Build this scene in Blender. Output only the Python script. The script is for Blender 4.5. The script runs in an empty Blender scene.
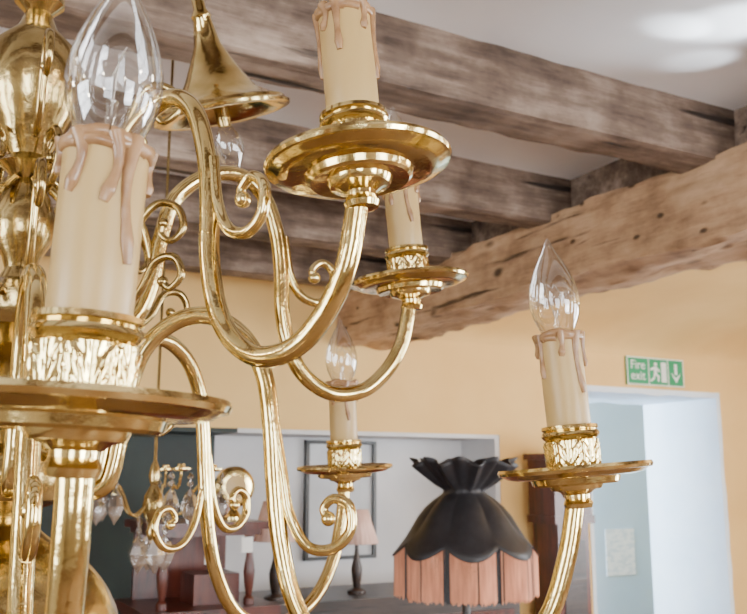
import bpy, math, random
from mathutils import Vector, Matrix, noise
random.seed(4)
C = bpy.context.scene.collection
CZ = 1.6
AZ = math.radians(28.5)
UX, UY = math.cos(AZ), math.sin(AZ)
def R(u, v, z=0.0):
    return Vector((u*UX - v*UY, u*UY + v*UX, z))

# ------------------------------------------------------------------ materials
def newmat(name):
    m = bpy.data.materials.new(name); m.use_nodes = True
    nt = m.node_tree
    return m, nt, nt.nodes["Principled BSDF"]
def setp(b, **k):
    for n, v in k.items():
        n = n.replace("_", " ")
        if n in b.inputs:
            b.inputs[n].default_value = v
def plain(name, c1, c2=None, scale=20, rough=0.5, metal=0.0, bump=0.0, stretch=(1, 1, 1), bscale=None, coat=0, detail=4, lo=0.3, hi=0.7, bdist=0.01):
    m, nt, b = newmat(name)
    c2 = c2 or tuple(x*0.85 for x in c1)
    tc = nt.nodes.new("ShaderNodeTexCoord"); mp = nt.nodes.new("ShaderNodeMapping")
    mp.inputs["Scale"].default_value = stretch
    nz = nt.nodes.new("ShaderNodeTexNoise"); nz.inputs["Scale"].default_value = scale; nz.inputs["Detail"].default_value = detail
    cr = nt.nodes.new("ShaderNodeValToRGB")
    cr.color_ramp.elements[0].color = (*c2, 1); cr.color_ramp.elements[1].color = (*c1, 1)
    cr.color_ramp.elements[0].position = lo; cr.color_ramp.elements[1].position = hi
    L = nt.links.new
    L(tc.outputs["Object"], mp.inputs[0]); L(mp.outputs[0], nz.inputs["Vector"]); L(nz.outputs[0], cr.inputs[0]); L(cr.outputs[0], b.inputs["Base Color"])
    setp(b, Roughness=rough, Metallic=metal, Coat_Weight=coat)
    if bump:
        bp = nt.nodes.new("ShaderNodeBump"); bp.inputs["Strength"].default_value = bump; bp.inputs["Distance"].default_value = bdist
        n2 = nt.nodes.new("ShaderNodeTexNoise"); n2.inputs["Scale"].default_value = bscale or scale*2; n2.inputs["Detail"].default_value = 6
        L(mp.outputs[0], n2.inputs["Vector"]); L(n2.outputs[0], bp.inputs["Height"]); L(bp.outputs[0], b.inputs["Normal"])
    return m
def wood(name, dark, mid, light, axis=0, rough=0.7, bump=0.6, scale=9, knots=0.0, crk=(0.30, 0.36), fw=0.6):
    m, nt, b = newmat(name)
    L = nt.links.new
    def math_(op, a, bb):
        n = nt.nodes.new("ShaderNodeMath"); n.operation = op
        for i, q in enumerate((a, bb)):
            if isinstance(q, (int, float)): n.inputs[i].default_value = q
            else: L(q, n.inputs[i])
        return n.outputs[0]
    tc = nt.nodes.new("ShaderNodeTexCoord"); mp = nt.nodes.new("ShaderNodeMapping")
    s = [1.0, 1.0, 1.0]; s[axis] = 0.12
    mp.inputs["Scale"].default_value = s
    nz = nt.nodes.new("ShaderNodeTexNoise"); nz.inputs["Scale"].default_value = scale*4; nz.inputs["Detail"].default_value = 10; nz.inputs["Roughness"].default_value = 0.7
    n2 = nt.nodes.new("ShaderNodeTexNoise"); n2.inputs["Scale"].default_value = 6; n2.inputs["Detail"].default_value = 8; n2.inputs["Roughness"].default_value = 0.6
    L(tc.outputs["Object"], mp.inputs[0]); L(mp.outputs[0], nz.inputs["Vector"]); L(tc.outputs["Object"], n2.inputs["Vector"])
    h = math_('ADD', math_('MULTIPLY', nz.outputs[0], fw), math_('MULTIPLY', n2.outputs[0], 1-fw))
    n3 = nt.nodes.new("ShaderNodeTexNoise"); n3.inputs["Scale"].default_value = scale*3; n3.inputs["Detail"].default_value = 4
    mp3 = nt.nodes.new("ShaderNodeMapping"); s3 = [1.0]*3; s3[axis] = 0.07; mp3.inputs["Scale"].default_value = s3; mp3.inputs["Location"].default_value = (3, 7, 1)
    L(tc.outputs["Object"], mp3.inputs[0]); L(mp3.outputs[0], n3.inputs["Vector"])
    crack = nt.nodes.new("ShaderNodeMapRange"); crack.inputs["From Min"].default_value = crk[0]; crack.inputs["From Max"].default_value = crk[1]
    L(n3.outputs[0], crack.inputs["Value"])
    mask = crack.outputs["Result"]
    if knots:
        for sc_, lo_, hi_ in ((knots, 0.07, 0.16), (knots*2.0, 0.06, 0.13)):
            vo = nt.nodes.new("ShaderNodeTexVoronoi"); vo.inputs["Scale"].default_value = sc_; vo.inputs["Randomness"].default_value = 1.0
            mpv = nt.nodes.new("ShaderNodeMapping"); sv = [1.0]*3; sv[axis] = 0.55; mpv.inputs["Scale"].default_value = sv
            L(tc.outputs["Object"], mpv.inputs[0]); L(mpv.outputs[0], vo.inputs["Vector"])
            kr = nt.nodes.new("ShaderNodeMapRange"); kr.inputs["From Min"].default_value = lo_; kr.inputs["From Max"].default_value = hi_
            L(vo.outputs["Distance"], kr.inputs["Value"]); mask = math_('MULTIPLY', mask, kr.outputs["Result"])
    cr = nt.nodes.new("ShaderNodeValToRGB")
    cr.color_ramp.elements[0].color = (*dark, 1); cr.color_ramp.elements[0].position = 0.38
    cr.color_ramp.elements[1].color = (*light, 1); cr.color_ramp.elements[1].position = 0.64
    e = cr.color_ramp.elements.new(0.5); e.color = (*mid, 1)
    L(h, cr.inputs[0])
    mx = nt.nodes.new("ShaderNodeMix"); mx.data_type = 'RGBA'
    mx.inputs[6].default_value = (*[c*0.35 for c in dark], 1)
    L(mask, mx.inputs[0]); L(cr.outputs[0], mx.inputs[7]); L(mx.outputs[2], b.inputs["Base Color"])
    hh = math_('ADD', h, math_('MULTIPLY', mask, 0.4))
    bp = nt.nodes.new("ShaderNodeBump"); bp.inputs["Strength"].default_value = bump; bp.inputs["Distance"].default_value = 0.015
    L(hh, bp.inputs["Height"]); L(bp.outputs[0], b.inputs["Normal"])
    setp(b, Roughness=rough)
    return m
def emis(name, col, s):
    m, nt, b = newmat(name)
    setp(b, Base_Color=(*col, 1), Emission_Color=(*col, 1), Emission_Strength=s)
    return m
def thin_glass(name, tint=(1, 1, 1), boost=1.0):
    m = bpy.data.materials.new(name); m.use_nodes = True; nt = m.node_tree
    for n in list(nt.nodes): nt.nodes.remove(n)
    o = nt.nodes.new("ShaderNodeOutputMaterial"); t = nt.nodes.new("ShaderNodeBsdfTransparent"); g = nt.nodes.new("ShaderNodeBsdfGlossy")
    g.inputs["Roughness"].default_value = 0.03; t.inputs[0].default_value = (*tint, 1)
    lw = nt.nodes.new("ShaderNodeLayerWeight"); lw.inputs[0].default_value = 0.35
    cr = nt.nodes.new("ShaderNodeValToRGB")
    cr.color_ramp.elements[0].position = 0.0; cr.color_ramp.elements[0].color = (0.10*boost,)*3+(1,)
    cr.color_ramp.elements[1].position = 1.0; cr.color_ramp.elements[1].color = (0.8,)*3+(1,)
    mx = nt.nodes.new("ShaderNodeMixShader"); L = nt.links.new
    L(lw.outputs["Facing"], cr.inputs[0]); L(cr.outputs[0], mx.inputs[0]); L(t.outputs[0], mx.inputs[1]); L(g.outputs[0], mx.inputs[2]); L(mx.outputs[0], o.inputs[0])
    return m

M_brass = plain("brass_polished", (0.89, 0.73, 0.35), (0.60, 0.45, 0.17), scale=28, rough=0.12, metal=1.0, bump=0.22, bscale=45, bdist=0.004)
M_brass2 = plain("brass_aged", (0.62, 0.48, 0.21), (0.28, 0.19, 0.07), scale=25, rough=0.18, metal=1.0, bump=0.3, bdist=0.004)
M_candle = plain("candle_cream", (0.52, 0.355, 0.14), (0.46, 0.30, 0.11), scale=12, rough=0.38)
M_wax = plain("candle_wax_drip", (0.42, 0.245, 0.12), (0.23, 0.115, 0.05), scale=70, rough=0.22)
M_glass = thin_glass("bulb_glass")
M_glass2 = thin_glass("crystal_glass", (0.98, 0.99, 1.0), 4.5)
M_fil = plain("filament_metal", (0.5, 0.45, 0.4), rough=0.4, metal=0.6)
M_white = plain("plaster_white", (0.70, 0.70, 0.71), (0.58, 0.58, 0.60), scale=3, rough=0.85, bump=0.2, bscale=9)
M_ceil = plain("ceiling_plaster", (0.93, 0.92, 0.92), (0.83, 0.81, 0.82), scale=2.2, rough=0.9, bump=0.2, bscale=8)
M_orange = plain("plaster_apricot", (0.84, 0.56, 0.215), (0.76, 0.48, 0.17), scale=2.5, rough=0.85, bump=0.2, bscale=8)
M_cream = plain("plaster_cream", (0.48, 0.42, 0.33), (0.40, 0.34, 0.26), scale=2.5, rough=0.85, bump=0.15, bscale=10)
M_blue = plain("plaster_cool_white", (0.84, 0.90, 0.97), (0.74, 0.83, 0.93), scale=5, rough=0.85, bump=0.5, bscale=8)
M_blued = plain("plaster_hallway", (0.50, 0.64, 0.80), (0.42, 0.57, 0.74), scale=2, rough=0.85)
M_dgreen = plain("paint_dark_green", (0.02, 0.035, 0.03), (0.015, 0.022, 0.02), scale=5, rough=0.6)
M_floor = wood("floorboards", (0.10, 0.05, 0.02), (0.18, 0.10, 0.05), (0.25, 0.15, 0.08), 0, 0.45)
M_girder = wood("girder_oak", (0.27, 0.155, 0.085), (0.52, 0.33, 0.19), (0.70, 0.48, 0.30), 1, 0.75, 0.8, 7, 7.0, (0.29, 0.36), 0.5)
M_joist = wood("joist_oak", (0.070, 0.045, 0.032), (0.19, 0.13, 0.095), (0.43, 0.325, 0.255), 0, 0.75, 0.9, 7, 0, (0.28, 0.34), 0.5)
M_mahog = wood("mahogany", (0.035, 0.007, 0.004), (0.08, 0.015, 0.008), (0.13, 0.028, 0.014), 2, 0.3, 0.1)
M_dark = wood("dark_wood", (0.015, 0.01, 0.008), (0.035, 0.02, 0.015), (0.06, 0.035, 0.025), 0, 0.35, 0.1)
M_black = plain("shade_black_silk", (0.022, 0.02, 0.024), (0.012, 0.011, 0.013), scale=40, rough=0.5)
M_pink = plain("fringe_pink", (0.84, 0.38, 0.22), (0.52, 0.20, 0.11), scale=90, stretch=(1, 1, 0.1), rough=0.7)
M_pinksh = plain("pleated_pink", (0.90, 0.64, 0.55), (0.78, 0.50, 0.41), scale=60, stretch=(1, 1, 0.1), rough=0.7)
M_blackfr = plain("frame_black", (0.02, 0.02, 0.02), rough=0.3)
M_paper = plain("paper", (0.62, 0.64, 0.66), (0.45, 0.47, 0.5), scale=6, rough=0.7)
M_tag = plain("tag_paper", (0.85, 0.85, 0.82), (0.80, 0.80, 0.77), scale=6, rough=0.7)
M_paper2 = plain("notice_paper", (0.85, 0.88, 0.92), (0.62, 0.70, 0.79), scale=14, rough=0.7, stretch=(1, 1, 2.5), lo=0.4, hi=0.55)
M_green = plain("sign_green", (0.015, 0.30, 0.12), (0.012, 0.27, 0.10), scale=5, rough=0.4)
M_sw = plain("sign_white", (0.85, 0.88, 0.85), (0.8, 0.83, 0.8), scale=5, rough=0.4)
M_win = emis("window_daylight", (0.90, 0.95, 1.0), 15.5)
M_winfr = plain("window_paint", (0.75, 0.75, 0.72), rough=0.5)

# ------------------------------------------------------------------ mesh helpers
def obj(name, verts, faces, mats, parent=None, smooth=35, loc=None, rot=None, midx=None):
    me = bpy.data.meshes.new(name); me.from_pydata([tuple(v) for v in verts], [], faces)
    if not isinstance(mats, (list, tuple)): mats = [mats]
    for m in mats: me.materials.append(m)
    if midx:
        for p, i in zip(me.polygons, midx): p.material_index = i
    me.update()
    if smooth:
        for p in me.polygons: p.use_smooth = True
        me.set_sharp_from_angle(angle=math.radians(smooth))
    o = bpy.data.objects.new(name, me); C.objects.link(o)
    if parent: o.parent = parent
    if loc is not None: o.location = loc
    if rot is not None: o.rotation_euler = rot
    return o
def empty(name, loc, label, cat, group=None, rot=(0, 0, 0)):
    o = bpy.data.objects.new(name, None); o.empty_display_size = 0.05; C.objects.link(o)
    o.location = loc; o.rotation_euler = rot; o["label"] = label; o["category"] = cat
    if group: o["group"] = group
    return o
def meta(o, label, cat, group=None):
    o["label"] = label; o["category"] = cat
    if group: o["group"] = group
class G:
    def __init__(s): s.v = []; s.f = []; s.m = []
    def add(s, vf, mi=0, mat=None):
        v, f = vf; o = len(s.v)
        if mat is not None: v = [mat @ Vector(p) for p in v]
        s.v += [tuple(p) for p in v]; s.f += [tuple(i+o for i in q) for q in f]; s.m += [mi]*len(f)
        return s
    def make(s, name, mats, **k): return obj(name, s.v, s.f, mats, midx=s.m, **k)
def box(x0, x1, y0, y1, z0, z1):
    v = [(x0,y0,z0),(x1,y0,z0),(x1,y1,z0),(x0,y1,z0),(x0,y0,z1),(x1,y0,z1),(x1,y1,z1),(x0,y1,z1)]
    return v, [(0,3,2,1),(4,5,6,7),(0,1,5,4),(1,2,6,5),(2,3,7,6),(3,0,4,7)]
def lathe(prof, seg=48, fn=None):
    v = []; f = []
    n = len(prof)
    for i, (r, z) in enumerate(prof):
        for k in range(seg):
            t = 2*math.pi*k/seg
            rr = r
            if fn: rr = r + fn(i, z, t)
            v.append((rr*math.cos(t), rr*math.sin(t), z))
    for i in range(n-1):
        for k in range(seg):
            k2 = (k+1) % seg
            f.append((i*seg+k, i*seg+k2, (i+1)*seg+k2, (i+1)*seg+k))
    if prof[0][0] > 0.0: f.append(tuple(range(seg-1, -1, -1)))
    if prof[-1][0] > 0.0: f.append(tuple((n-1)*seg+k for k in range(seg)))
    return v, f
def cr_pts(pts, per=8):
    P = [Vector(p) for p in pts]; out = []
    P2 = [2*P[0]-P[1]] + P + [2*P[-1]-P[-2]]
    for i in range(1, len(P2)-2):
        a, b, c, d = P2[i-1], P2[i], P2[i+1], P2[i+2]
        for s in range(per):
            t = s/per
            out.append(0.5*((2*b)+(c-a)*t+(2*a-5*b+4*c-d)*t*t+(3*b-a-3*c+d)*t**3))
    out.append(P[-1]); return out
def tube(pts, rad, seg=14, per=8):
    n0 = len(pts)
    if not isinstance(rad, (list, tuple)): rad = [rad]*n0
    P = cr_pts(pts, per); m = len(P)
    rr = []
    for i in range(m):
        x = i/(m-1)*(n0-1); j = min(int(x), n0-2); t = x-j
        rr.append(rad[j]*(1-t)+rad[j+1]*t)
    T = [(P[min(i+1, m-1)]-P[max(i-1, 0)]).normalized() for i in range(m)]
    up = Vector((0, 1, 0)) if abs(T[0].y) < 0.9 else Vector((1, 0, 0))
    N = (up - T[0]*up.dot(T[0])).normalized()
    v = []; f = []
    for i in range(m):
        N = (N - T[i]*N.dot(T[i])).normalized(); B = T[i].cross(N)
        for k in range(seg):
            a = 2*math.pi*k/seg
            v.append(P[i] + (N*math.cos(a)+B*math.sin(a))*rr[i])
    for i in range(m-1):
        for k in range(seg):
            k2 = (k+1) % seg
            f.append((i*seg+k, i*seg+k2, (i+1)*seg+k2, (i+1)*seg+k))
    f.append(tuple(range(seg-1, -1, -1))); f.append(tuple((m-1)*seg+k for k in range(seg)))
    return v, f
def ball(c, r, seg=12, rings=8, sz=1.0):
    pr = [(max(r*math.sin(math.pi*i/rings), 0.0), -r*math.cos(math.pi*i/rings)*sz) for i in range(rings+1)]
    v, f = lathe(pr, seg)
    return [(a+c[0], b+c[1], d+c[2]) for a, b, d in v], f
RROT = (0, 0, AZ)
def rbox(name, u0, u1, v0, v1, z0, z1, mat, parent=None):
    c = R((u0+u1)/2, (v0+v1)/2, (z0+z1)/2)
    du, dv, dz = (u1-u0)/2, (v1-v0)/2, (z1-z0)/2
    v, f = box(-du, du, -dv, dv, -dz, dz)
    return obj(name, v, f, mat, smooth=0, loc=c, rot=RROT)
def boxes(name, lst, mat):
    g = G()
    for b in lst: g.add(box(*b))
    return g.make(name, mat, smooth=0, rot=RROT, loc=(0, 0, 0))
def struct(o): o["kind"] = "structure"; return o
def beam(name, u0, u1, v0, v1, z0, z1, mat, along, rough=0.012, step=0.03, seed=0, sagk=1.2, edge=0.03, fine=.35):
    L = (u1-u0) if along == 'u' else (v1-v0)
    W = (v1-v0) if along == 'u' else (u1-u0)
    H = z1-z0; n = int(L/step); q = 10
    ring = []
    for i in range(q): ring.append((-1+2*i/q, -1))
    for i in range(q): ring.append((1, -1+2*i/q))
    for i in range(q): ring.append((1-2*i/q, 1))
    for i in range(q): ring.append((-1, 1-2*i/q))
    v = []; f = []; m = len(ring)
    for i in range(n+1):
        s = -L/2+L*i/n
        for (a, b) in ring:
            ca = a; cb = b
            cn = (abs(a)*abs(b))**10
            chip = max(0.0, noise.noise(Vector((s*6, ca*3+seed, cb*5)))) * 2.2
            k = 1.0 - edge*cn*(0.6+chip)
            p = Vector((s*1.3, ca*W*2+seed, cb*H*2))
            d = noise.noise(p*2.2)*rough + noise.noise(p*9)*rough*fine
            sag = noise.noise(Vector((s*0.9, seed*3.1, 0)))*rough*sagk
            x = ca*W/2*k + ca*d + sag*0.6; z = cb*H/2*k + cb*d*(1 if cb < 0 else 0.2) + (sag*0.5 if cb < 0 else 0)
            v.append((s, x, z) if along == 'u' else (x, s, z))
    for i in range(n):
        for k in range(m):
            k2 = (k+1) % m
            fc = (i*m+k, i*m+k2, (i+1)*m+k2, (i+1)*m+k)
            f.append(fc if along != 'u' else fc[::-1])
    f.append(tuple(range(m-1, -1, -1))); f.append(tuple(n*m+k for k in range(m)))
    return obj(name, v, f, mat, smooth=32, loc=R((u0+u1)/2, (v0+v1)/2, (z0+z1)/2), rot=RROT)

# ------------------------------------------------------------------ room
U0, U1, V0, V1 = -2.8, 5.4, -2.8, 3.9
ZC = 2.60
HV = 5.3
struct(rbox("floor", U0-0.3, 8.0, V0-0.3, 7.0, -0.1, 0, M_floor))
struct(rbox("ceiling", U0-0.3, 8.0, V0-0.3, 7.0, ZC, ZC+0.1, M_ceil))
cv = [(V0, 2.56)]
for i in range(25):
    a = math.pi/2*(1-i/24); cv.append((V1-0.002-1.5+1.5*math.cos(a), 2.29+0.27*math.sin(a)))
vv_ = []; ff_ = []
for (vv, zz) in cv: vv_ += [(2.19, vv, zz), (U1, vv, zz)]
for i in range(len(cv)-1): ff_.append((2*i, 2*i+1, 2*i+3, 2*i+2))
struct(obj("ceiling_cove", vv_, ff_, M_orange, smooth=60, rot=RROT, loc=(0, 0, 0)))
WT = 0.6
AL0, AL1, DK0 = 1.42, 2.876, -0.6
D0, D1 = 3.476, 4.55
ZA, ZD = 1.81, 2.095
g = [(U0-0.3, DK0, V1, V1+WT, 0, ZC), (DK0, AL1, V1, V1+WT, ZA, ZC), (AL1, D0, V1, V1+WT, 0, ZC),
     (D0, D1, V1, V1+WT, ZD, ZC), (D1, 8.0, V1, V1+WT, 0, ZC)]
struct(boxes("wall_back", g, M_orange))
struct(boxes("wall_alcove", [(AL0, AL1-0.001, V1+0.32, V1+WT-0.01, 0, ZA), (AL1-0.03, AL1+0.001-0.002, V1+0.004, V1+0.32, 0, ZA), (AL0, AL1, V1+0.004, V1+0.32, ZA-0.02, ZA+0.0)], M_white))
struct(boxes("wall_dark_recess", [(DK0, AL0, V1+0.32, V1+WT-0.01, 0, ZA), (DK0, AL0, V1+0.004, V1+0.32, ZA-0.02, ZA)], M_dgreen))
# plaster lining of the doorway: hand-finished, slightly wavy edges
def wavy(p0, p1, q0, q1, zz0, zz1, axis, seed):
    """slab subdivided along its length, thickness wobbling"""
    g = G(); n = 40; V = []; F = []
    for i in range(n+1):
        t = i/n
        w_ = 0.010*noise.noise(Vector((t*7, seed, 0)))+0.005*noise.noise(Vector((t*19, seed, 3)))
        if axis == 'z':
            z = zz0+(zz1-zz0)*t; a, b = (p0, p1+w_) if seed < 5 else (p0+w_, p1)
            V += [(a, q0, z), (b, q0, z), (b, q1, z), (a, q1, z)]
        else:
            x = p0+(p1-p0)*t; a, b = zz0+w_, zz1
            V += [(x, q0, a), (x, q1, a), (x, q1, b), (x, q0, b)]
    for i in range(n):
        for k in range(4):
            k2 = (k+1) % 4; F.append((i*4+k, i*4+k2, (i+1)*4+k2, (i+1)*4+k))
    F.append((3, 2, 1, 0)); F.append(tuple(n*4+k for k in range(4)))
    return V, F
g = G()
g.add(wavy(D0-0.004, D0+0.02, V1-0.004, V1+WT+0.01, 0, ZD, 'z', 1)); g.add(wavy(D1-0.02, D1+0.012, V1-0.004, V1+WT+0.01, 0, ZD+.01, 'z', 3)); g.add(wavy(D0, D1+.01, V1-0.004, V1+WT+0.01, ZD-0.025, ZD+0.008, 'x', 8))
struct(g.make("trim_1", M_blue, smooth=30, rot=RROT, loc=(0, 0, 0)))
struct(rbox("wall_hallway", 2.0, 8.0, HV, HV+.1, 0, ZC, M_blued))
struct(rbox("wall_hallway_side", 2.0, 2.1, V1+WT, HV, 0, ZC, M_blue))
struct(rbox("wall_hallway_end", 7.9, 8.0, V1+WT, HV, 0, ZC, M_blue))
struct(rbox("wall_right", U1, U1+0.3, V0-0.3, V1, 0, ZC, M_cream))
struct(rbox("wall_left", U0-0.3, U0, V0, V1, 0, ZC, M_cream))
struct(rbox("wall_front", U0, U1, V0-0.3, V0, 0, ZC, M_cream))
wn = [0]
def window(axis, a0, a1, z0, z1):
    wn[0] += 1
    g = G(); t = 0.05
    segs = []
    for q in [(a0-t, a1+t, z0-t, z0), (a0-t, a1+t, z1, z1+t), (a0-t, a0, z0, z1), (a1, a1+t, z0, z1)]: segs.append(q)
    n = 3
    for i in range(1, n): a = a0+(a1-a0)*i/n; segs.append((a-0.02, a+0.02, z0, z1))
    for i in range(1, 3): z = z0+(z1-z0)*i/3; segs.append((a0, a1, z-0.02, z+0.02))
    for (p, q, r, s) in segs:
        if axis == 'front': g.add(box(p, q, V0+0.002, V0+0.06, r, s))
        elif axis == 'right': g.add(box(U1-0.06, U1-0.002, p, q, r, s))
        else: g.add(box(U0+0.002, U0+0.06, p, q, r, s))
    o = struct(g.make("window_%d" % wn[0], M_winfr, smooth=0, rot=RROT, loc=(0, 0, 0)))
    if axis == 'front': b = box(a0, a1, V0+0.01, V0+0.02, z0, z1)
    elif axis == 'right': b = box(U1-0.02, U1-0.01, a0, a1, z0, z1)
    else: b = box(U0+0.01, U0+0.02, a0, a1, z0, z1)
    obj("pane", b[0], b[1], M_win, parent=o, smooth=0)
window('front', -1.9, -0.7, 0.9, 2.2)
window('front', 1.0, 2.3, 0.9, 2.2)
window('front', 3.6, 4.6, 0.9, 2.2)
window('right', 0.2, 1.7, 0.8, 2.2)
window('right', -1.8, -0.5, 0.8, 2.2)
window('left', -0.6, 0.9, 0.9, 2.2)

gd = beam("ceiling_beam", 1.915, 2.2, V0+0.01, V1-0.01, 2.225, 2.465, M_girder, 'v', 0.018, 0.02, 3, 1.2, .05, .55)
meta(gd, "large rough hewn warm brown oak girder carrying the joists", "ceiling beam")
pl = beam("ceiling_beam", 2.01, 2.2, V0+0.01, V1-0.01, 2.43, ZC+0.005, M_joist, 'v', 0.004, 0.04, 7)
meta(pl, "dark timber plate resting on the big girder", "ceiling beam")
for i, vv in enumerate([-2.3, -1.65, -1.0, -0.35, 0.25, 0.80, 1.60, 2.28, 2.88, 3.50]):
    o = beam("ceiling_beam", U0+0.01, 2.03, vv, vv+0.13, 2.44, ZC+0.005, M_joist, 'u', 0.006, 0.025, 11+i*5.3, 1.5, .05, .6)
    meta(o, "weathered grey-brown oak joist under the white ceiling", "ceiling beam", "oak ceiling joists")

# ------------------------------------------------------------------ chandelier
root = empty("chandelier", (-0.314, 0.78, ZC), "two-tier polished brass chandelier with scrolling arms and faux candles", "chandelier")
zo = CZ - ZC
def Z(p): return [(r*(0.74 if z > 0.16 else 1), z+zo) for r, z in p]
prof = [(0.0, -0.31), (0.012, -0.305), (0.017, -0.29), (0.010, -0.272), (0.022, -0.262), (0.028, -0.252)]
for i in range(3, 22):
    a = math.pi*i/24
    prof.append((0.105*math.sin(a), -0.15-0.105*math.cos(a)))
prof += [(0.034, -0.048), (0.022, -0.035), (0.03, -0.028), (0.055, -0.02), (0.060, -0.01), (0.060, 0.01), (0.055, 0.018), (0.028, 0.026), (0.020, 0.04), (0.024, 0.048), (0.036, 0.062),
         (0.044, 0.08), (0.038, 0.096), (0.02, 0.112), (0.03, 0.118), (0.054, 0.124), (0.060, 0.134), (0.060, 0.152), (0.054, 0.162), (0.024, 0.17), (0.018, 0.18), (0.022, 0.19), (0.034, 0.205),
         (0.038, 0.225), (0.03, 0.245), (0.017, 0.262), (0.024, 0.27), (0.034, 0.276), (0.024, 0.284), (0.03, 0.295), (0.050, 0.325), (0.062, 0.355), (0.056, 0.385), (0.026, 0.408), (0.016, 0.425), (0.03, 0.435), (0.03, 0.442), (0.015, 0.455), (0.009, 0.475), (0.008, 0.94), (0.05, 0.985), (0.055, 0.999)]
v, f = lathe(Z(prof), 56)
obj("central_stem", v, f, M_brass2, parent=root, smooth=40)
up_path = [(.05,.145),(.075,.133),(.1,.145),(.113,.18),(.118,.22),(.13,.262),(.158,.288),(.19,.294),(.215,.277),(.23,.24),(.236,.2),(.238,.16),(.246,.125),(.262,.098),(.29,.082),(.322,.086),(.347,.106),(.364,.135),(.371,.165),(.373,.182)]
lo_path = [(.05,0),(.07,-.012),(.09,-.005),(.098,.03),(.103,.07),(.115,.108),(.14,.132),(.17,.138),(.2,.122),(.22,.09),(.228,.05),(.233,0),(.24,-.05),(.255,-.1),(.285,-.142),(.33,-.162),(.38,-.16),(.425,-.138),(.455,-.1),(.47,-.055),(.476,-.022),(.477,-.012)]
up_scr = [(.238,.235),(.244,.2),(.256,.178),(.275,.172),(.289,.184),(.29,.204),(.278,.213),(.268,.205),(.27,.197)]
lo_scr = [(.232,.045),(.240,.005),(.247,-.028),(.262,-.052),(.282,-.054),(.297,-.04),(.296,-.02),(.283,-.014),(.275,-.022),(.279,-.03)]
up_bs = [(.114,.19),(.104,.225),(.094,.24),(.082,.238),(.076,.224),(.084,.215),(.09,.222)]
lo_bs = [(.233,.0),(.222,-.045),(.205,-.068),(.182,-.07),(.168,-.054),(.172,-.036),(.186,-.032),(.194,-.042),(.188,-.048)]
mid_bs = [(.1,.05),(.092,.078),(.08,.088),(.068,.084),(.064,.072),(.072,.065),(.079,.073)]
def P3(p, dz=0): return [(r, 0, z+dz) for r, z in p]
def arm_mesh(path):
    g = G(); n = len(path)
    g.add(tube(P3(path), [0.0095, 0.0080]+[0.0076]*(n-2), 18, 8)); return g
def scroll_mesh(scr, r0=0.0052):
    g = G(); n = len(scr)
    g.add(tube(P3(scr), [r0]*(n-3)+[r0*.9, r0*.8, r0*.9], 12, 6)); g.add(ball((scr[-1][0], 0, scr[-1][1]), r0*1.35)); return g
pan_prof = [(0.0078, -0.028), (0.0105, -0.0275), (0.0118, -0.024), (0.0098, -0.020), (0.0100, -0.017), (0.015, -0.014), (0.0195, -0.013), (0.0210, -0.0105), (0.0215, -0.0085), (0.0325, -0.0095), (0.0345, -0.0080), (0.0355, -0.0040), (0.0385, -0.0034),
            (0.046, -0.0036), (0.0535, -0.0020), (0.0575, 0.0004), (0.0605, 0.0010), (0.0615, 0.0034), (0.0605, 0.0058), (0.0575, 0.0058), (0.053, 0.0040), (0.047, 0.0025), (0.040, 0.001), (0.037, -0.001), (0.030, -0.002), (0.0, -0.002)]
cup_prof = [(0.010, -0.004), (0.0235, -0.004), (0.0250, -0.001), (0.0248, 0.0015), (0.0215, 0.0028), (0.0192, 0.0042)]
NP = len(cup_prof)
for j in range(17): cup_prof.append((0.0194+0.0010*j/16, 0.0055+j*0.00125))
NQ = len(cup_prof)
cup_prof += [(0.0200, 0.0262), (0.0220, 0.0278), (0.0234, 0.030), (0.0225, 0.0325), (0.0212, 0.0335), (0.0228, 0.035), (0.0225, 0.0375), (0.0195, 0.038), (0.0180, 0.037), (0.0176, 0.030), (0.0, 0.030)]
def leaf(i, z, t):
    if i < NP or i >= NQ: return 0.0
    zn = (i-NP)/(NQ-1-NP); out = 0.0
    for ph, n_, amp in ((0, 7, 1.0), (0.5, 7, 0.6)):
        x = (t/(2*math.pi)*n_+ph) % 1.0; s = abs(x-0.5)*2
        zz = zn if ph == 0 else 1-zn
        w = math.sqrt(max(0.0, 1-zz**2.4))*0.9
        h = min(1.0, max(0.0, (w-s)/0.28)); h = h*h*(3-2*h)
        vein = math.exp(-(s/0.13)**2)*0.45+0.14*max(0, math.sin((s*1.6+zz*2.6)*6.28))
        out = max(out, amp*h*(1-vein))
    return out*0.0025
v, f = lathe(pan_prof, 80); pan_me = obj("drip_pan", v, f, M_brass, smooth=30)
v, f = lathe(cup_prof, 192, leaf); cup_me = obj("candle_cup", v, f, M_brass, smooth=45)
cp = [(0.0, 0.032), (0.0160, 0.032), (0.0176, 0.036), (0.0177, 0.06), (0.0177, 0.09), (0.0178, 0.104), (0.0182, 0.109), (0.0178, 0.1125), (0.0155, 0.113), (0.0125, 0.110), (0.011, 0.104), (0.0, 0.104)]
g = G(); g.add(lathe(cp, 40))
candle_me = g.make("faux_candle", M_candle, smooth=45)
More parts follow.
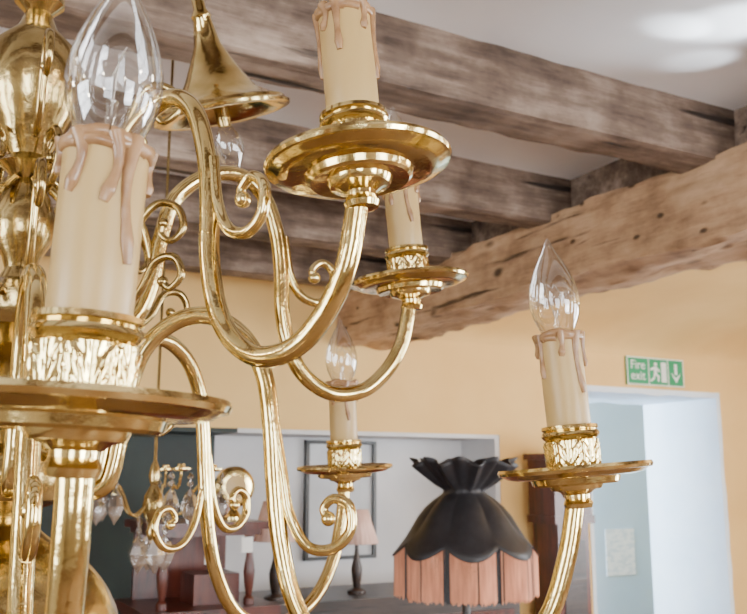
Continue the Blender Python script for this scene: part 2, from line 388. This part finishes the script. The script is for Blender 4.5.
def drips(seed, lens):
    rnd = random.Random(seed); g = G(); n = len(lens)
    top = []
    for k in range(29):
        a = 2*math.pi*k/28; top.append(((0.0170)*math.cos(a), 0.0170*math.sin(a), 0.1108+0.0016*math.sin(3*a+seed)))
    g.add(tube(top, 0.0034, 8, 2))
    for k in range(n):
        a = 2*math.pi*k/n+rnd.uniform(-.15, .15); ln = lens[k]
        pts = []; rad = []; m = 6; w = rnd.uniform(-.16, .16)
        for j in range(m+1):
            t = j/m; aa = a+w*math.sin(t*4); rr = 0.0180
            pts.append((rr*math.cos(aa), rr*math.sin(aa), 0.1125-ln*t)); rad.append([0.0038, 0.0031, 0.0024, 0.0020, 0.0022, 0.0030, 0.0019][j])
        g.add(tube(pts, rad, 10, 4))
        a2 = a+math.pi/n
        g.add(tube([(0.0177*math.cos(a-.1), 0.0177*math.sin(a-.1), .1075), (0.0179*math.cos(a2), 0.0179*math.sin(a2), .1085), (0.0177*math.cos(a+2*math.pi/n+.1), 0.0177*math.sin(a+2*math.pi/n+.1), .1075)], 0.0026, 8, 4))
    return g
LS = [[.030, .054, .020, .036, .022, .046, .016, .026], [.024, .046, .018, .036, .02, .05, .028, .016], [.04, .02, .03, .05, .018, .026, .044, .02]]
drip_mes = []
for s, l in zip((2, 5, 9), LS): drip_mes.append(drips(s, l).make("wax_drips", M_wax, smooth=60))
bz = 0.106
bp = [(0.0070, 0), (0.0098, 0.004), (0.0145, 0.011), (0.0188, 0.021), (0.0208, 0.031), (0.0205, 0.040), (0.0182, 0.051), (0.0145, 0.061), (0.0100, 0.070), (0.0060, 0.077), (0.0032, 0.083), (0.0017, 0.0875), (0.0, 0.089)]
g = G(); g.add(lathe([(r, z+bz) for r, z in bp], 40), 0)
g.add(lathe([(0, bz-.004), (0.0068, bz-.004), (0.0075, bz+.001), (0.006, bz+.004), (0, bz+.004)], 20), 1)
g.add(lathe([(0.0035, bz+.003), (0.003, bz+.012), (0.0022, bz+.022), (0.0028, bz+.026), (0, bz+.028)], 14), 0)
g.add(tube([(0.001, 0, bz+.02), (0.004, 0, bz+.03), (0.008, 0, bz+.042)], 0.0003, 6, 3), 1)
g.add(tube([(-0.001, 0, bz+.02), (-0.004, 0, bz+.03), (-0.008, 0, bz+.042)], 0.0003, 6, 3), 1)
g.add(tube([(0.008, 0, bz+.042), (0.005, 0.003, bz+.05), (0, 0.001, bz+.046), (-0.005, 0.003, bz+.05), (-0.008, 0, bz+.042)], 0.00035, 6, 4), 1)
bulb_me = g.make("light_bulb", [M_glass, M_fil], smooth=60)
def inst(src, name, parent, loc=(0, 0, 0), rot=(0, 0, 0), scale=None):
    o = src.copy(); o.name = name; o.parent = parent; o.location = loc; o.rotation_euler = rot
    if scale: o.scale = scale
    C.objects.link(o); return o
up_arm = arm_mesh(up_path).make("arm", M_brass, smooth=50)
lo_arm = arm_mesh(lo_path).make("arm", M_brass, smooth=50)
SC = {k: scroll_mesh(p, r).make("scroll", M_brass, smooth=50) for k, p, r in (("us", up_scr, .0046), ("ls", lo_scr, .0046), ("ub", up_bs, .0034), ("lb", lo_bs, .0038), ("mb", mid_bs, .0034))}
masters = [up_arm, lo_arm, pan_me, cup_me, candle_me, bulb_me]+drip_mes+list(SC.values())
adj = {-64.8: (-1.0, -.0175, -2.5, .96), -5.5: (4.5, .008, 0, 1), 54.5: (3.5, .003, 0, 1), -35.8: (5.5, .003, 1.5, 1), 21.8: (5.5, .003, 0, 1.01)}
spin = {-64.8: -1.25, -35.8: 2.2}
def add_arm(ang, upper, i):
    src = up_arm if upper else lo_arm
    a = math.radians(ang)
    ti, sag, lat, lf = adj.get(ang, (1, 0, 0, 1))
    lat = math.radians(lat)
    rr, zz = (0.3735, 0.194) if upper else (0.4775, 0.004)
    s = sag/rr
    arm = inst(src, "arm", root, loc=(0, 0, zo), rot=(0, s, a), scale=(lf, 1, 1))
    for k in (("us", "ub") if upper else (("ls", "lb", "mb") if ang == 54.5 else ("ls", "mb"))): inst(SC[k], "scroll", arm)
    t = -math.radians(ti)
    inst(pan_me, "drip_pan", arm, (rr, 0, zz+.006), (lat, t-s, 0))
    inst(cup_me, "candle_cup", arm, (rr, 0, zz+.006), (lat, t-s, 0))
    M = Matrix.Translation((0, 0, zo)) @ Matrix.Rotation(a, 4, 'Z') @ Matrix.Rotation(s, 4, 'Y') @ Vector((rr*lf, 0, zz+.006))
    c = inst(candle_me, "faux_candle", root, M, (lat, t, a))
    inst(drip_mes[i % 3], "wax_drips", c, rot=(0, 0, -a + spin.get(ang, i*1.3)))
    inst(bulb_me, "light_bulb", c, rot=(0, 0, i*0.7))
for i, a in enumerate([-64.8, -5.5, 54.5, 114.5, 174.5, 234.5]): add_arm(a, False, i)
for i, a in enumerate([-35.8, 21.8, 145.5, 205.5, 265.5]): add_arm(a, True, i+1)
orn1 = [(.04,.17),(.06,.155),(.085,.165),(.098,.19),(.106,.22),(.122,.238),(.140,.234),(.146,.216),(.136,.204),(.126,.21),(.128,.22)]
orn2 = [(.04,.03),(.06,.018),(.085,.03),(.1,.055),(.118,.07),(.136,.064),(.140,.048),(.130,.038),(.122,.044)]
orn3 = [(.035,.30),(.065,.285),(.085,.30),(.095,.33),(.112,.35),(.132,.344),(.136,.325),(.124,.315),(.114,.324)]
orn4 = [(.04,.14),(.07,.15),(.1,.135),(.125,.15),(.14,.175),(.158,.178),(.166,.163),(.156,.152),(.148,.158)]
orn5 = [(.015,.26),(.035,.245),(.055,.255),(.062,.28),(.052,.298),(.036,.292),(.036,.276),(.046,.272)]
for pth, off in ((orn1, -4), (orn2, 24), (orn3, -4), (orn4, 40), (orn5, 15)):
    m_ = scroll_mesh(pth, .0036).make("scroll_ornament", M_brass2, smooth=50)
    for k in range(6): inst(m_, "scroll_ornament", root, (0, 0, zo), (0, 0, math.radians(off+60*k)))
    masters.append(m_)
for o in masters: bpy.data.objects.remove(o)

# ------------------------------------------------------------------ hanging bell lamp behind
pr = empty("pendant_lamp", (-0.323, 1.25-0.15, ZC), "slanting brass pendant with flared bell cap and clear bulb", "pendant lamp", rot=(math.radians(16), math.radians(-12), 0))
H = 0.515
v, f = lathe([(0.0, -H+.05), (0.03, -H+.045), (0.06, -H+.014), (0.086, -H+.002), (0.094, -H), (0.100, -H+0.002), (0.101, -H+0.006), (0.095, -H+0.010), (0.094, -H+0.014), (0.078, -H+0.020), (0.058, -H+0.034), (0.044, -H+0.055), (0.032, -H+0.078), (0.020, -H+0.103), (0.013, -H+0.14), (0.015, -H+0.145), (0.0095, -H+0.155), (0.0085, -0.02), (0.03, -0.012), (0.032, 0.003)], 48)
obj("bell_cap", v, f, M_brass, parent=pr, smooth=40)
v, f = lathe([(0.0, -H-0.015), (0.010, -H-0.015), (0.011, -H+0.01), (0.012, -H+0.05)], 24); obj("socket", v, f, M_brass2, parent=pr)
v, f = lathe([(r, -H-0.013-z*.9) for r, z in bp], 32); obj("light_bulb", v, f, M_glass, parent=pr)

# ------------------------------------------------------------------ crystal chandelier behind
cc = empty("crystal_chandelier", (-0.44, 1.84, ZC), "small brass chandelier hung with cut glass drops", "chandelier")
zb = CZ-ZC
v, f = lathe([(0.0, zb-0.13), (0.008, zb-0.125), (0.012, zb-0.11), (0.007, zb-0.095), (0.018, zb-0.08), (0.022, zb-0.06), (0.018, zb-0.04), (0.007, zb-0.02), (0.012, zb+0.0), (0.007, zb+0.02), (0.003, zb+0.03), (0.003, -0.02), (0.03, -0.01), (0.03, 0.003)], 32)
obj("stem", v, f, M_brass2, parent=cc)
RA = .118
ap = [(.018, -.06), (.04, -.078), (.06, -.07), (.075, -.04), (.09, -.02), (.106, -.024), (RA-.002, -.005), (RA, .01)]
def gem(x, y, z, s, k):
    vv, ff = lathe([(0, -1.5), (0.7, -0.7), (1, 0), (.55, .9), (0, 1.5)], 6)
    return [(p[0]*s+x, p[1]*s+y, p[2]*s*k+z) for p in vv], ff
for i in range(5):
    a = i*math.pi*2/5+0.35
    g = G(); g.add(tube([(r, 0, z+zb) for r, z in ap], 0.0026, 10, 6))
    arm = g.make("arm", M_brass, parent=cc, rot=(0, 0, a))
    v, f = lathe([(0, .008), (.012, .008), (.020, .012), (.020, .014), (.008, .014), (.007, .022), (.0, .022)], 24)
    obj("drip_pan", [(x+RA, y, z+zb) for x, y, z in v], f, M_brass, parent=arm)
    g = G()
    for j in range(2):
        b = j*3.1+i; x = RA+.019*math.cos(b); y = .019*math.sin(b); z = zb+.008
        for (s, dz, k) in ((0.0065, -.010, .8), (0.0065, -.024, .8), (0.018, -.066, 1.3)): g.add(gem(x, y, z+dz, s, k))
    g.make("crystal_drops", M_glass2, parent=arm, smooth=5)
g = G()
for i in range(4):
    b = i*math.pi/2+.5; x = .026*math.cos(b); y = .026*math.sin(b)
    for (s, dz) in ((0.007, -.09), (0.007, -.108), (0.021, -.152)): g.add(gem(x, y, zb+dz, s, 1.2))
g.make("crystal_drops", M_glass2, parent=cc, smooth=5)

# ------------------------------------------------------------------ fire exit sign
su, sz, sw, sh = 4.02, 2.205, 0.46, 0.165
sg = empty("exit_sign", R(su, V1-0.008, sz), "green and white fire exit sign above the doorway", "sign", rot=RROT)
v, f = box(-sw/2, sw/2, -0.006, 0.006, -sh/2, sh/2); obj("sign_board", v, f, M_green, parent=sg, smooth=0)
g = G(); Y0, Y1 = -0.0085, -0.006
def pbox(x0, x1, z0, z1, mi=0): g.add(box(x0, x1, Y0, Y1, z0, z1), mi)
for (x0, x1, z0, z1) in [(-sw/2, sw/2, sh/2-.006, sh/2), (-sw/2, sw/2, -sh/2, -sh/2+.006), (-sw/2, -sw/2+.006, -sh/2, sh/2), (sw/2-.006, sw/2, -sh/2, sh/2), (-.06, -.054, -sh/2, sh/2), (.098, .104, -sh/2, sh/2)]: pbox(x0, x1, z0, z1)
def poly(pts, mi=0, y=Y0):
    n = len(pts); g.add(([(x, y, z) for x, z in pts]+[(x, Y1, z) for x, z in pts], [tuple(range(n))]+[(i, i+n, (i+1) % n+n, (i+1) % n) for i in range(n)]), mi)
poly([(.155, .055), (.175, .055), (.175, -.01), (.155, -.01)]); poly([(.125, .0), (.165, -.058), (.205, .0), (.165, -.03)])
poly([(.045, .06), (.085, .06), (.085, -.06), (.045, -.06)])
hd = [(.0+.012*math.cos(t*.628), .045+.012*math.sin(t*.628)) for t in range(10)]; poly(hd)
poly([(-.018, .03), (.012, .03), (.008, -.012), (-.014, -.008)])
poly([(.008, .03), (.034, .008), (.028, .0), (.004, .016)]); poly([(-.016, .03), (-.044, .018), (-.044, .006), (-.014, .014)])
poly([(-.002, -.004), (.03, -.025), (.022, -.058), (.012, -.056), (.014, -.03), (-.012, -.012)]); poly([(-.014, -.004), (-.022, -.035), (-.046, -.05), (-.042, -.06), (-.012, -.042), (-.002, -.01)])
g.make("pictogram", M_sw, parent=sg, smooth=0)
for txt, zz in (("Fire", 0.012), ("exit", -0.052)):
    cu = bpy.data.curves.new("lettering", 'FONT'); cu.body = txt; cu.size = 0.075; cu.align_x = 'CENTER'; cu.extrude = 0.001
    to = bpy.data.objects.new("lettering_tmp", cu); C.objects.link(to)
    bpy.context.view_layer.update()
    me = bpy.data.meshes.new_from_object(to.evaluated_get(bpy.context.evaluated_depsgraph_get())); bpy.data.objects.remove(to)
    me.materials.clear(); me.materials.append(M_sw)
    o = bpy.data.objects.new("lettering", me); C.objects.link(o); o.parent = sg; o.location = (-.144, -.008, zz); o.rotation_euler = (math.pi/2, 0, 0)

# ------------------------------------------------------------------ victorian floor lamp
def floor_lamp():
    r0 = empty("floor_lamp", (0.283, 2.86, 0), "floor lamp with black scalloped shade and orange-pink fringe", "floor lamp")
    v, f = lathe([(0, 0), (.15, 0), (.155, .02), (.12, .035), (.05, .05), (.03, .09), (.045, .13), (.02, .17), (.016, .4), (.03, .45), (.016, .5), (.014, .95), (.03, 1.0), (.014, 1.05), (.012, 1.3)], 32)
    obj("pole", v, f, M_dark, parent=r0)
    zs = [(.158, 1.640), (.148, 1.628), (.122, 1.604), (.092, 1.578), (.066, 1.560), (.062, 1.550), (.070, 1.540), (.094, 1.524), (.120, 1.502), (.143, 1.474), (.163, 1.444), (.183, 1.416), (.204, 1.392), (.224, 1.370)]
    seg = 144; v = []; f = []; lob = 8; n_ = len(zs)
    def scal(t): return abs(math.cos(lob*t/2))
    for i, (r, z) in enumerate(zs):
        for k in range(seg):
            t = 2*math.pi*k/seg; c = scal(t); lb = min(1, max(0, (i-5)/3))
            rr = r*(1-0.10*(1-c)*lb); z2 = z
            if i < 5:
                q = (5-i)/5; z2 += q*(0.026*(abs(math.sin(9*t/2))-.4)); rr = r*(1+0.07*math.cos(18*t)*q)
            if i > 9: z2 += (i-9)/4*(0.036*(1-c)-.014)
            v.append((rr*math.cos(t), rr*math.sin(t), z2))
    for i in range(n_-1):
        for k in range(seg):
            k2 = (k+1) % seg; f.append((i*seg+k, i*seg+k2, (i+1)*seg+k2, (i+1)*seg+k))
    sh = obj("lamp_shade", v, f, M_black, parent=r0, smooth=60)
    md = sh.modifiers.new("s", 'SOLIDIFY'); md.thickness = 0.003
    g = G(); n = 300
    for k in range(n):
        t = 2*math.pi*k/n; c = scal(t); rr = .219*(1-0.10*(1-c)); ztop = 1.370+0.036*(1-c)-.010
        j = random.uniform(-.005, .005); zend = 1.247-ztop+j
        mi = 1 if (c < 0.18 or k % 19 == 0) else 0
        vv, ff = lathe([(0.0020, 0), (0.0022, zend*.4), (0.0028, zend), (0.0012, zend-.007)], 5)
        g.add(([(p[0]+rr*math.cos(t), p[1]+rr*math.sin(t), p[2]+ztop) for p in vv], ff), mi)
    fr = g.make("fringe", [M_pink, M_black], parent=r0, smooth=0); fr["kind"] = "stuff"
    g = G()
    for k in range(4):
        a = k*math.pi/2; g.add(tube([(0, 0, 1.29), (.08*math.cos(a), .08*math.sin(a), 1.35), (.16*math.cos(a), .16*math.sin(a), 1.42)], 0.003, 6, 4))
    g.add(lathe([(0, 1.28), (.02, 1.28), (.02, 1.36), (0, 1.36)], 12))
    g.make("shade_carrier", M_brass2, parent=r0)
floor_lamp()

# ------------------------------------------------------------------ longcase clock
ck = empty("longcase_clock", R(3.12, 3.72, 0), "slim mahogany longcase clock standing beside the doorway", "clock", rot=RROT)
g = G()
g.add(box(-.15, .15, -.11, .11, 0, .5)); g.add(box(-.16, .16, -.12, .12, .5, .53)); g.add(box(-.10, .10, -.09, .11, .53, 1.36)); g.add(box(-.13, .13, -.11, .11, 1.36, 1.40))
g.make("case", M_mahog, parent=ck, smooth=0)
g = G(); g.add(box(-.12, .12, -.10, .11, 1.40, 1.68)); g.add(box(-.14, .14, -.12, .12, 1.68, 1.71))
g.add(tube([(-.13, -.08, 1.72), (-.06, -.08, 1.75), (-.02, -.08, 1.79)], .014, 8)); g.add(tube([(.13, -.08, 1.72), (.06, -.08, 1.75), (.02, -.08, 1.79)], .014, 8)); g.add(ball((0, -.08, 1.76), .02))
g.make("hood", M_mahog, parent=ck)
v, f = lathe([(0, 0), (.075, 0), (.08, .004), (.07, .008), (0, .008)], 40); d = obj("dial", v, f, M_brass2, parent=ck, loc=(0, -.10, 1.54), rot=(math.pi/2, 0, 0))
v, f = box(-.07, .07, -.096, -.09, .62, 1.28); obj("trunk_door", v, f, M_dark, parent=ck, smooth=0)

# ------------------------------------------------------------------ framed picture
pc = empty("framed_picture", R(2.09, V1+0.315, 1.48), "black framed pale print on the white alcove wall", "picture", rot=RROT)
w, h = .20, .295
g = G()
for b in [(-w, w, -.03, 0, h-.018, h), (-w, w, -.03, 0, -h, -h+.018), (-w, -w+.018, -.03, 0, -h, h), (w-.018, w, -.03, 0, -h, h)]: g.add(box(*b))
g.make("frame", M_blackfr, parent=pc, smooth=0)
v, f = box(-w+.015, w-.015, -.012, -.001, -h+.015, h-.015); obj("print", v, f, M_paper, parent=pc, smooth=0)

p_ = rbox("poster", 4.86, 5.15, HV-.006, HV-.001, .86, 1.20, M_paper2); meta(p_, "pale paper notice pinned to the blue-white hallway wall", "poster")

# ------------------------------------------------------------------ mahogany cabinet
cb = empty("cabinet", R(1.00, 3.15, 0), "dark red mahogany chiffonier with open shelf top and price tag", "cabinet", rot=RROT)
g = G(); g.add(box(-.20, .22, -.19, .19, 0.06, 1.14)); g.add(box(-.22, .24, -.21, .21, 1.14, 1.17)); g.add(box(-.21, .23, -.2, .2, 0, .06)); g.add(box(-.17, .17, .16, .18, 1.17, 1.40))
g.make("body", M_mahog, parent=cb, smooth=0)
g = G(); g.add(box(-.18, .18, -.17, .19, 1.40, 1.42)); g.add(box(-.20, .20, -.19, .2, 1.42, 1.445)); g.make("top_shelf", M_mahog, parent=cb, smooth=0)
for sx in (-.15, .15):
    v, f = lathe([(.018, 1.17), (.018, 1.19), (.01, 1.20), (.016, 1.24), (.02, 1.28), (.012, 1.33), (.01, 1.37), (.018, 1.38), (.018, 1.40)], 20); obj("post", v, f, M_mahog, parent=cb, loc=(sx, -.14, 0))
for k in range(2):
    dr = obj("drawer", *box(-.17, .19, -.2, -.185, .92+k*-.2, 1.10+k*-.2), M_mahog, parent=cb, smooth=0)
    for sx in (-.09, .11):
        v, f = ball((sx, -.208, 1.01-k*.2), .014); obj("knob", v, f, M_brass2, parent=dr)
obj("price_tag", *box(-.02, .025, -.176, -.172, 1.31, 1.37), M_tag, parent=cb, smooth=0)
obj("price_tag", *box(.10, .14, -.196, -.192, 1.345, 1.395), M_tag, parent=cb, smooth=0)
bx = rbox("jewellery_box", 0.97, 1.13, 3.05, 3.2, 1.17, 1.27, M_mahog); meta(bx, "small red wooden box on the mahogany cabinet", "box")

mc = empty("mantel_clock", R(1.12, 3.10, 1.445), "round gilt brass clock on a footed stand", "clock", rot=RROT)
g = G(); g.add(lathe([(.0, 0), (.05, 0), (.05, .012), (.025, .02), (.012, .04), (0.01, .055)], 24)); g.make("stand", M_brass, parent=mc)
v, f = lathe([(0, -.02), (.058, -.02), (.072, -.012), (.072, .012), (.058, .02), (.044, .018), (0, .018)], 40); obj("clock_drum", v, f, M_brass, parent=mc, loc=(0, 0, .115), rot=(math.pi/2, 0, 0))
v, f = lathe([(0, .018), (.040, .018), (0, .021)], 32); obj("dial", v, f, M_candle, parent=mc, loc=(0, 0, .115), rot=(math.pi/2, 0, 0))

sb = empty("sideboard", R(2.00, 3.58, 0), "long dark wooden sideboard in front of the alcove", "sideboard", rot=RROT)
g = G(); g.add(box(-.64, .58, -.2, .2, 0.1, 1.08)); g.add(box(-.67, .61, -.23, .22, 1.08, 1.11)); g.make("body", M_dark, parent=sb, smooth=0)
for x in (-.60, .54):
    for y in (-.17, .17): obj("leg", *box(x-.03, x+.03, y-.03, y+.03, 0, .1), M_dark, parent=sb, smooth=0)
for x in (-.31, .27):
    dd = obj("cabinet_door", *box(x-.27, x+.27, -.212, -.198, .2, 1.02), M_mahog, parent=sb, smooth=0)
    v, f = ball((x-.02, -.222, .65), .014); obj("knob", v, f, M_brass2, parent=dd)
def table_lamp(u, v_, s=1.0, mat=M_pinksh, lab="small table lamp with pleated pink shade"):
    r0 = empty("table_lamp", R(u, v_, 1.11), lab, "table lamp", "pink table lamps")
    v, f = lathe([(0, 0), (.04*s, 0), (.04*s, .012), (.014*s, .025), (.02*s, .06), (.024*s, .1), (.012*s, .15), (.008*s, .18), (.007*s, .24*s)], 24); obj("base", v, f, M_dark, parent=r0)
    v = []; f = []; seg = 72
    pr_ = [(.046, .345), (.064, .28), (.090, .205)]
    for (r, z) in pr_:
        for k in range(seg):
            t = 2*math.pi*k/seg; rr = r*s*(1+.03*math.cos(24*t)); v.append((rr*math.cos(t), rr*math.sin(t), z*s))
    for i in range(2):
        for k in range(seg):
            k2 = (k+1) % seg; f.append((i*seg+k, i*seg+k2, (i+1)*seg+k2, (i+1)*seg+k))
    o = obj("lamp_shade", v, f, mat, parent=r0, smooth=60); md = o.modifiers.new("s", 'SOLIDIFY'); md.thickness = .002
table_lamp(1.45, 3.50, 1.12); table_lamp(1.83, 3.52, 1.0)

# ------------------------------------------------------------------ lights
def area(name, loc, target, size, power, col, sy=None):
    l = bpy.data.lights.new(name, 'AREA'); l.energy = power; l.color = col; l.size = size
    if sy: l.shape = 'RECTANGLE'; l.size_y = sy
    o = bpy.data.objects.new(name, l); C.objects.link(o); o.location = loc
    o.rotation_euler = (Vector(target)-Vector(loc)).to_track_quat('-Z', 'Y').to_euler(); return o
area("hallway_daylight", R(2.5, 4.9, 1.8), R(4.6, 4.6, 1.3), 0.6, 170, (0.68, 0.85, 1.0))
area("hallway_window", R(7.7, 4.9, 1.7), R(5.0, 5.0, 1.3), 0.7, 75, (0.55, 0.78, 1.0))  # added blue fill inside the closed hallway; no window stands here
area("window_light", R(U1-0.15, 0.95, 1.5), R(1.5, 2.5, 2.0), 1.2, 80, (0.95, 0.96, 1.0))
area("window_upward_light", R(1.65, V0+0.15, 1.3), R(0.9, 1.4, 2.7), 1.1, 75, (0.93, 0.96, 1.0))  # added fill aimed upward to brighten the ceiling
for i, (u, v_, z) in enumerate([(-1.2, -1.4, 2.2), (0.6, -1.9, 2.1), (1.2, -0.6, 2.3), (3.4, -1.0, 2.2), (3.6, 1.4, 2.3), (-1.6, 1.2, 2.2)]):
    l = bpy.data.lights.new("shop_lamp", 'POINT'); l.energy = 11; l.shadow_soft_size = 0.045; l.color = (1.0, 0.86, 0.66)  # added unseen point fills: brighten the room and glint in the brass
    o = bpy.data.objects.new("shop_lamp", l); C.objects.link(o); o.location = R(u, v_, z)
for (e, sz_, lu, lv, lz, tu, tv) in ((40, 26, 1.84, 1.02, 2.28, 1.62, 1.24), (24, 18, 1.84, 1.30, 2.33, 1.52, 1.33), (16, 14, 1.80, 1.10, 2.30, 1.46, 1.12), (11, 55, 1.80, 1.15, 2.18, 1.50, 1.30), (9, 22, 1.88, 1.22, 2.38, 1.69, 1.42)):
    sp = bpy.data.lights.new("sun_patch", 'SPOT'); sp.energy = e; sp.spot_size = math.radians(sz_); sp.spot_blend = 0.8; sp.color = (0.80, 0.91, 1.0); sp.shadow_soft_size = 0.015  # added spots just below the ceiling imitate a glare patch on it
    so = bpy.data.objects.new("sun_patch", sp); C.objects.link(so)
    so.location = R(lu, lv, lz); so.rotation_euler = (R(tu, tv, ZC)-so.location).to_track_quat('-Z', 'Y').to_euler()
w = bpy.data.worlds.new("world"); bpy.context.scene.world = w; w.use_nodes = True
w.node_tree.nodes["Background"].inputs[0].default_value = (0.7, 0.8, 1, 1); w.node_tree.nodes["Background"].inputs[1].default_value = 0.6

# ------------------------------------------------------------------ camera
cam = bpy.data.cameras.new("camera"); cam.sensor_width = 36; cam.lens = 36*900/747; cam.clip_start = 0.02
co = bpy.data.objects.new("camera", cam); C.objects.link(co); co.location = (0, 0, CZ)
co.rotation_euler = (math.radians(90+10.6), 0, 0)
cam.dof.use_dof = True; cam.dof.focus_distance = 0.62; cam.dof.aperture_fstop = 22
bpy.context.scene.camera = co
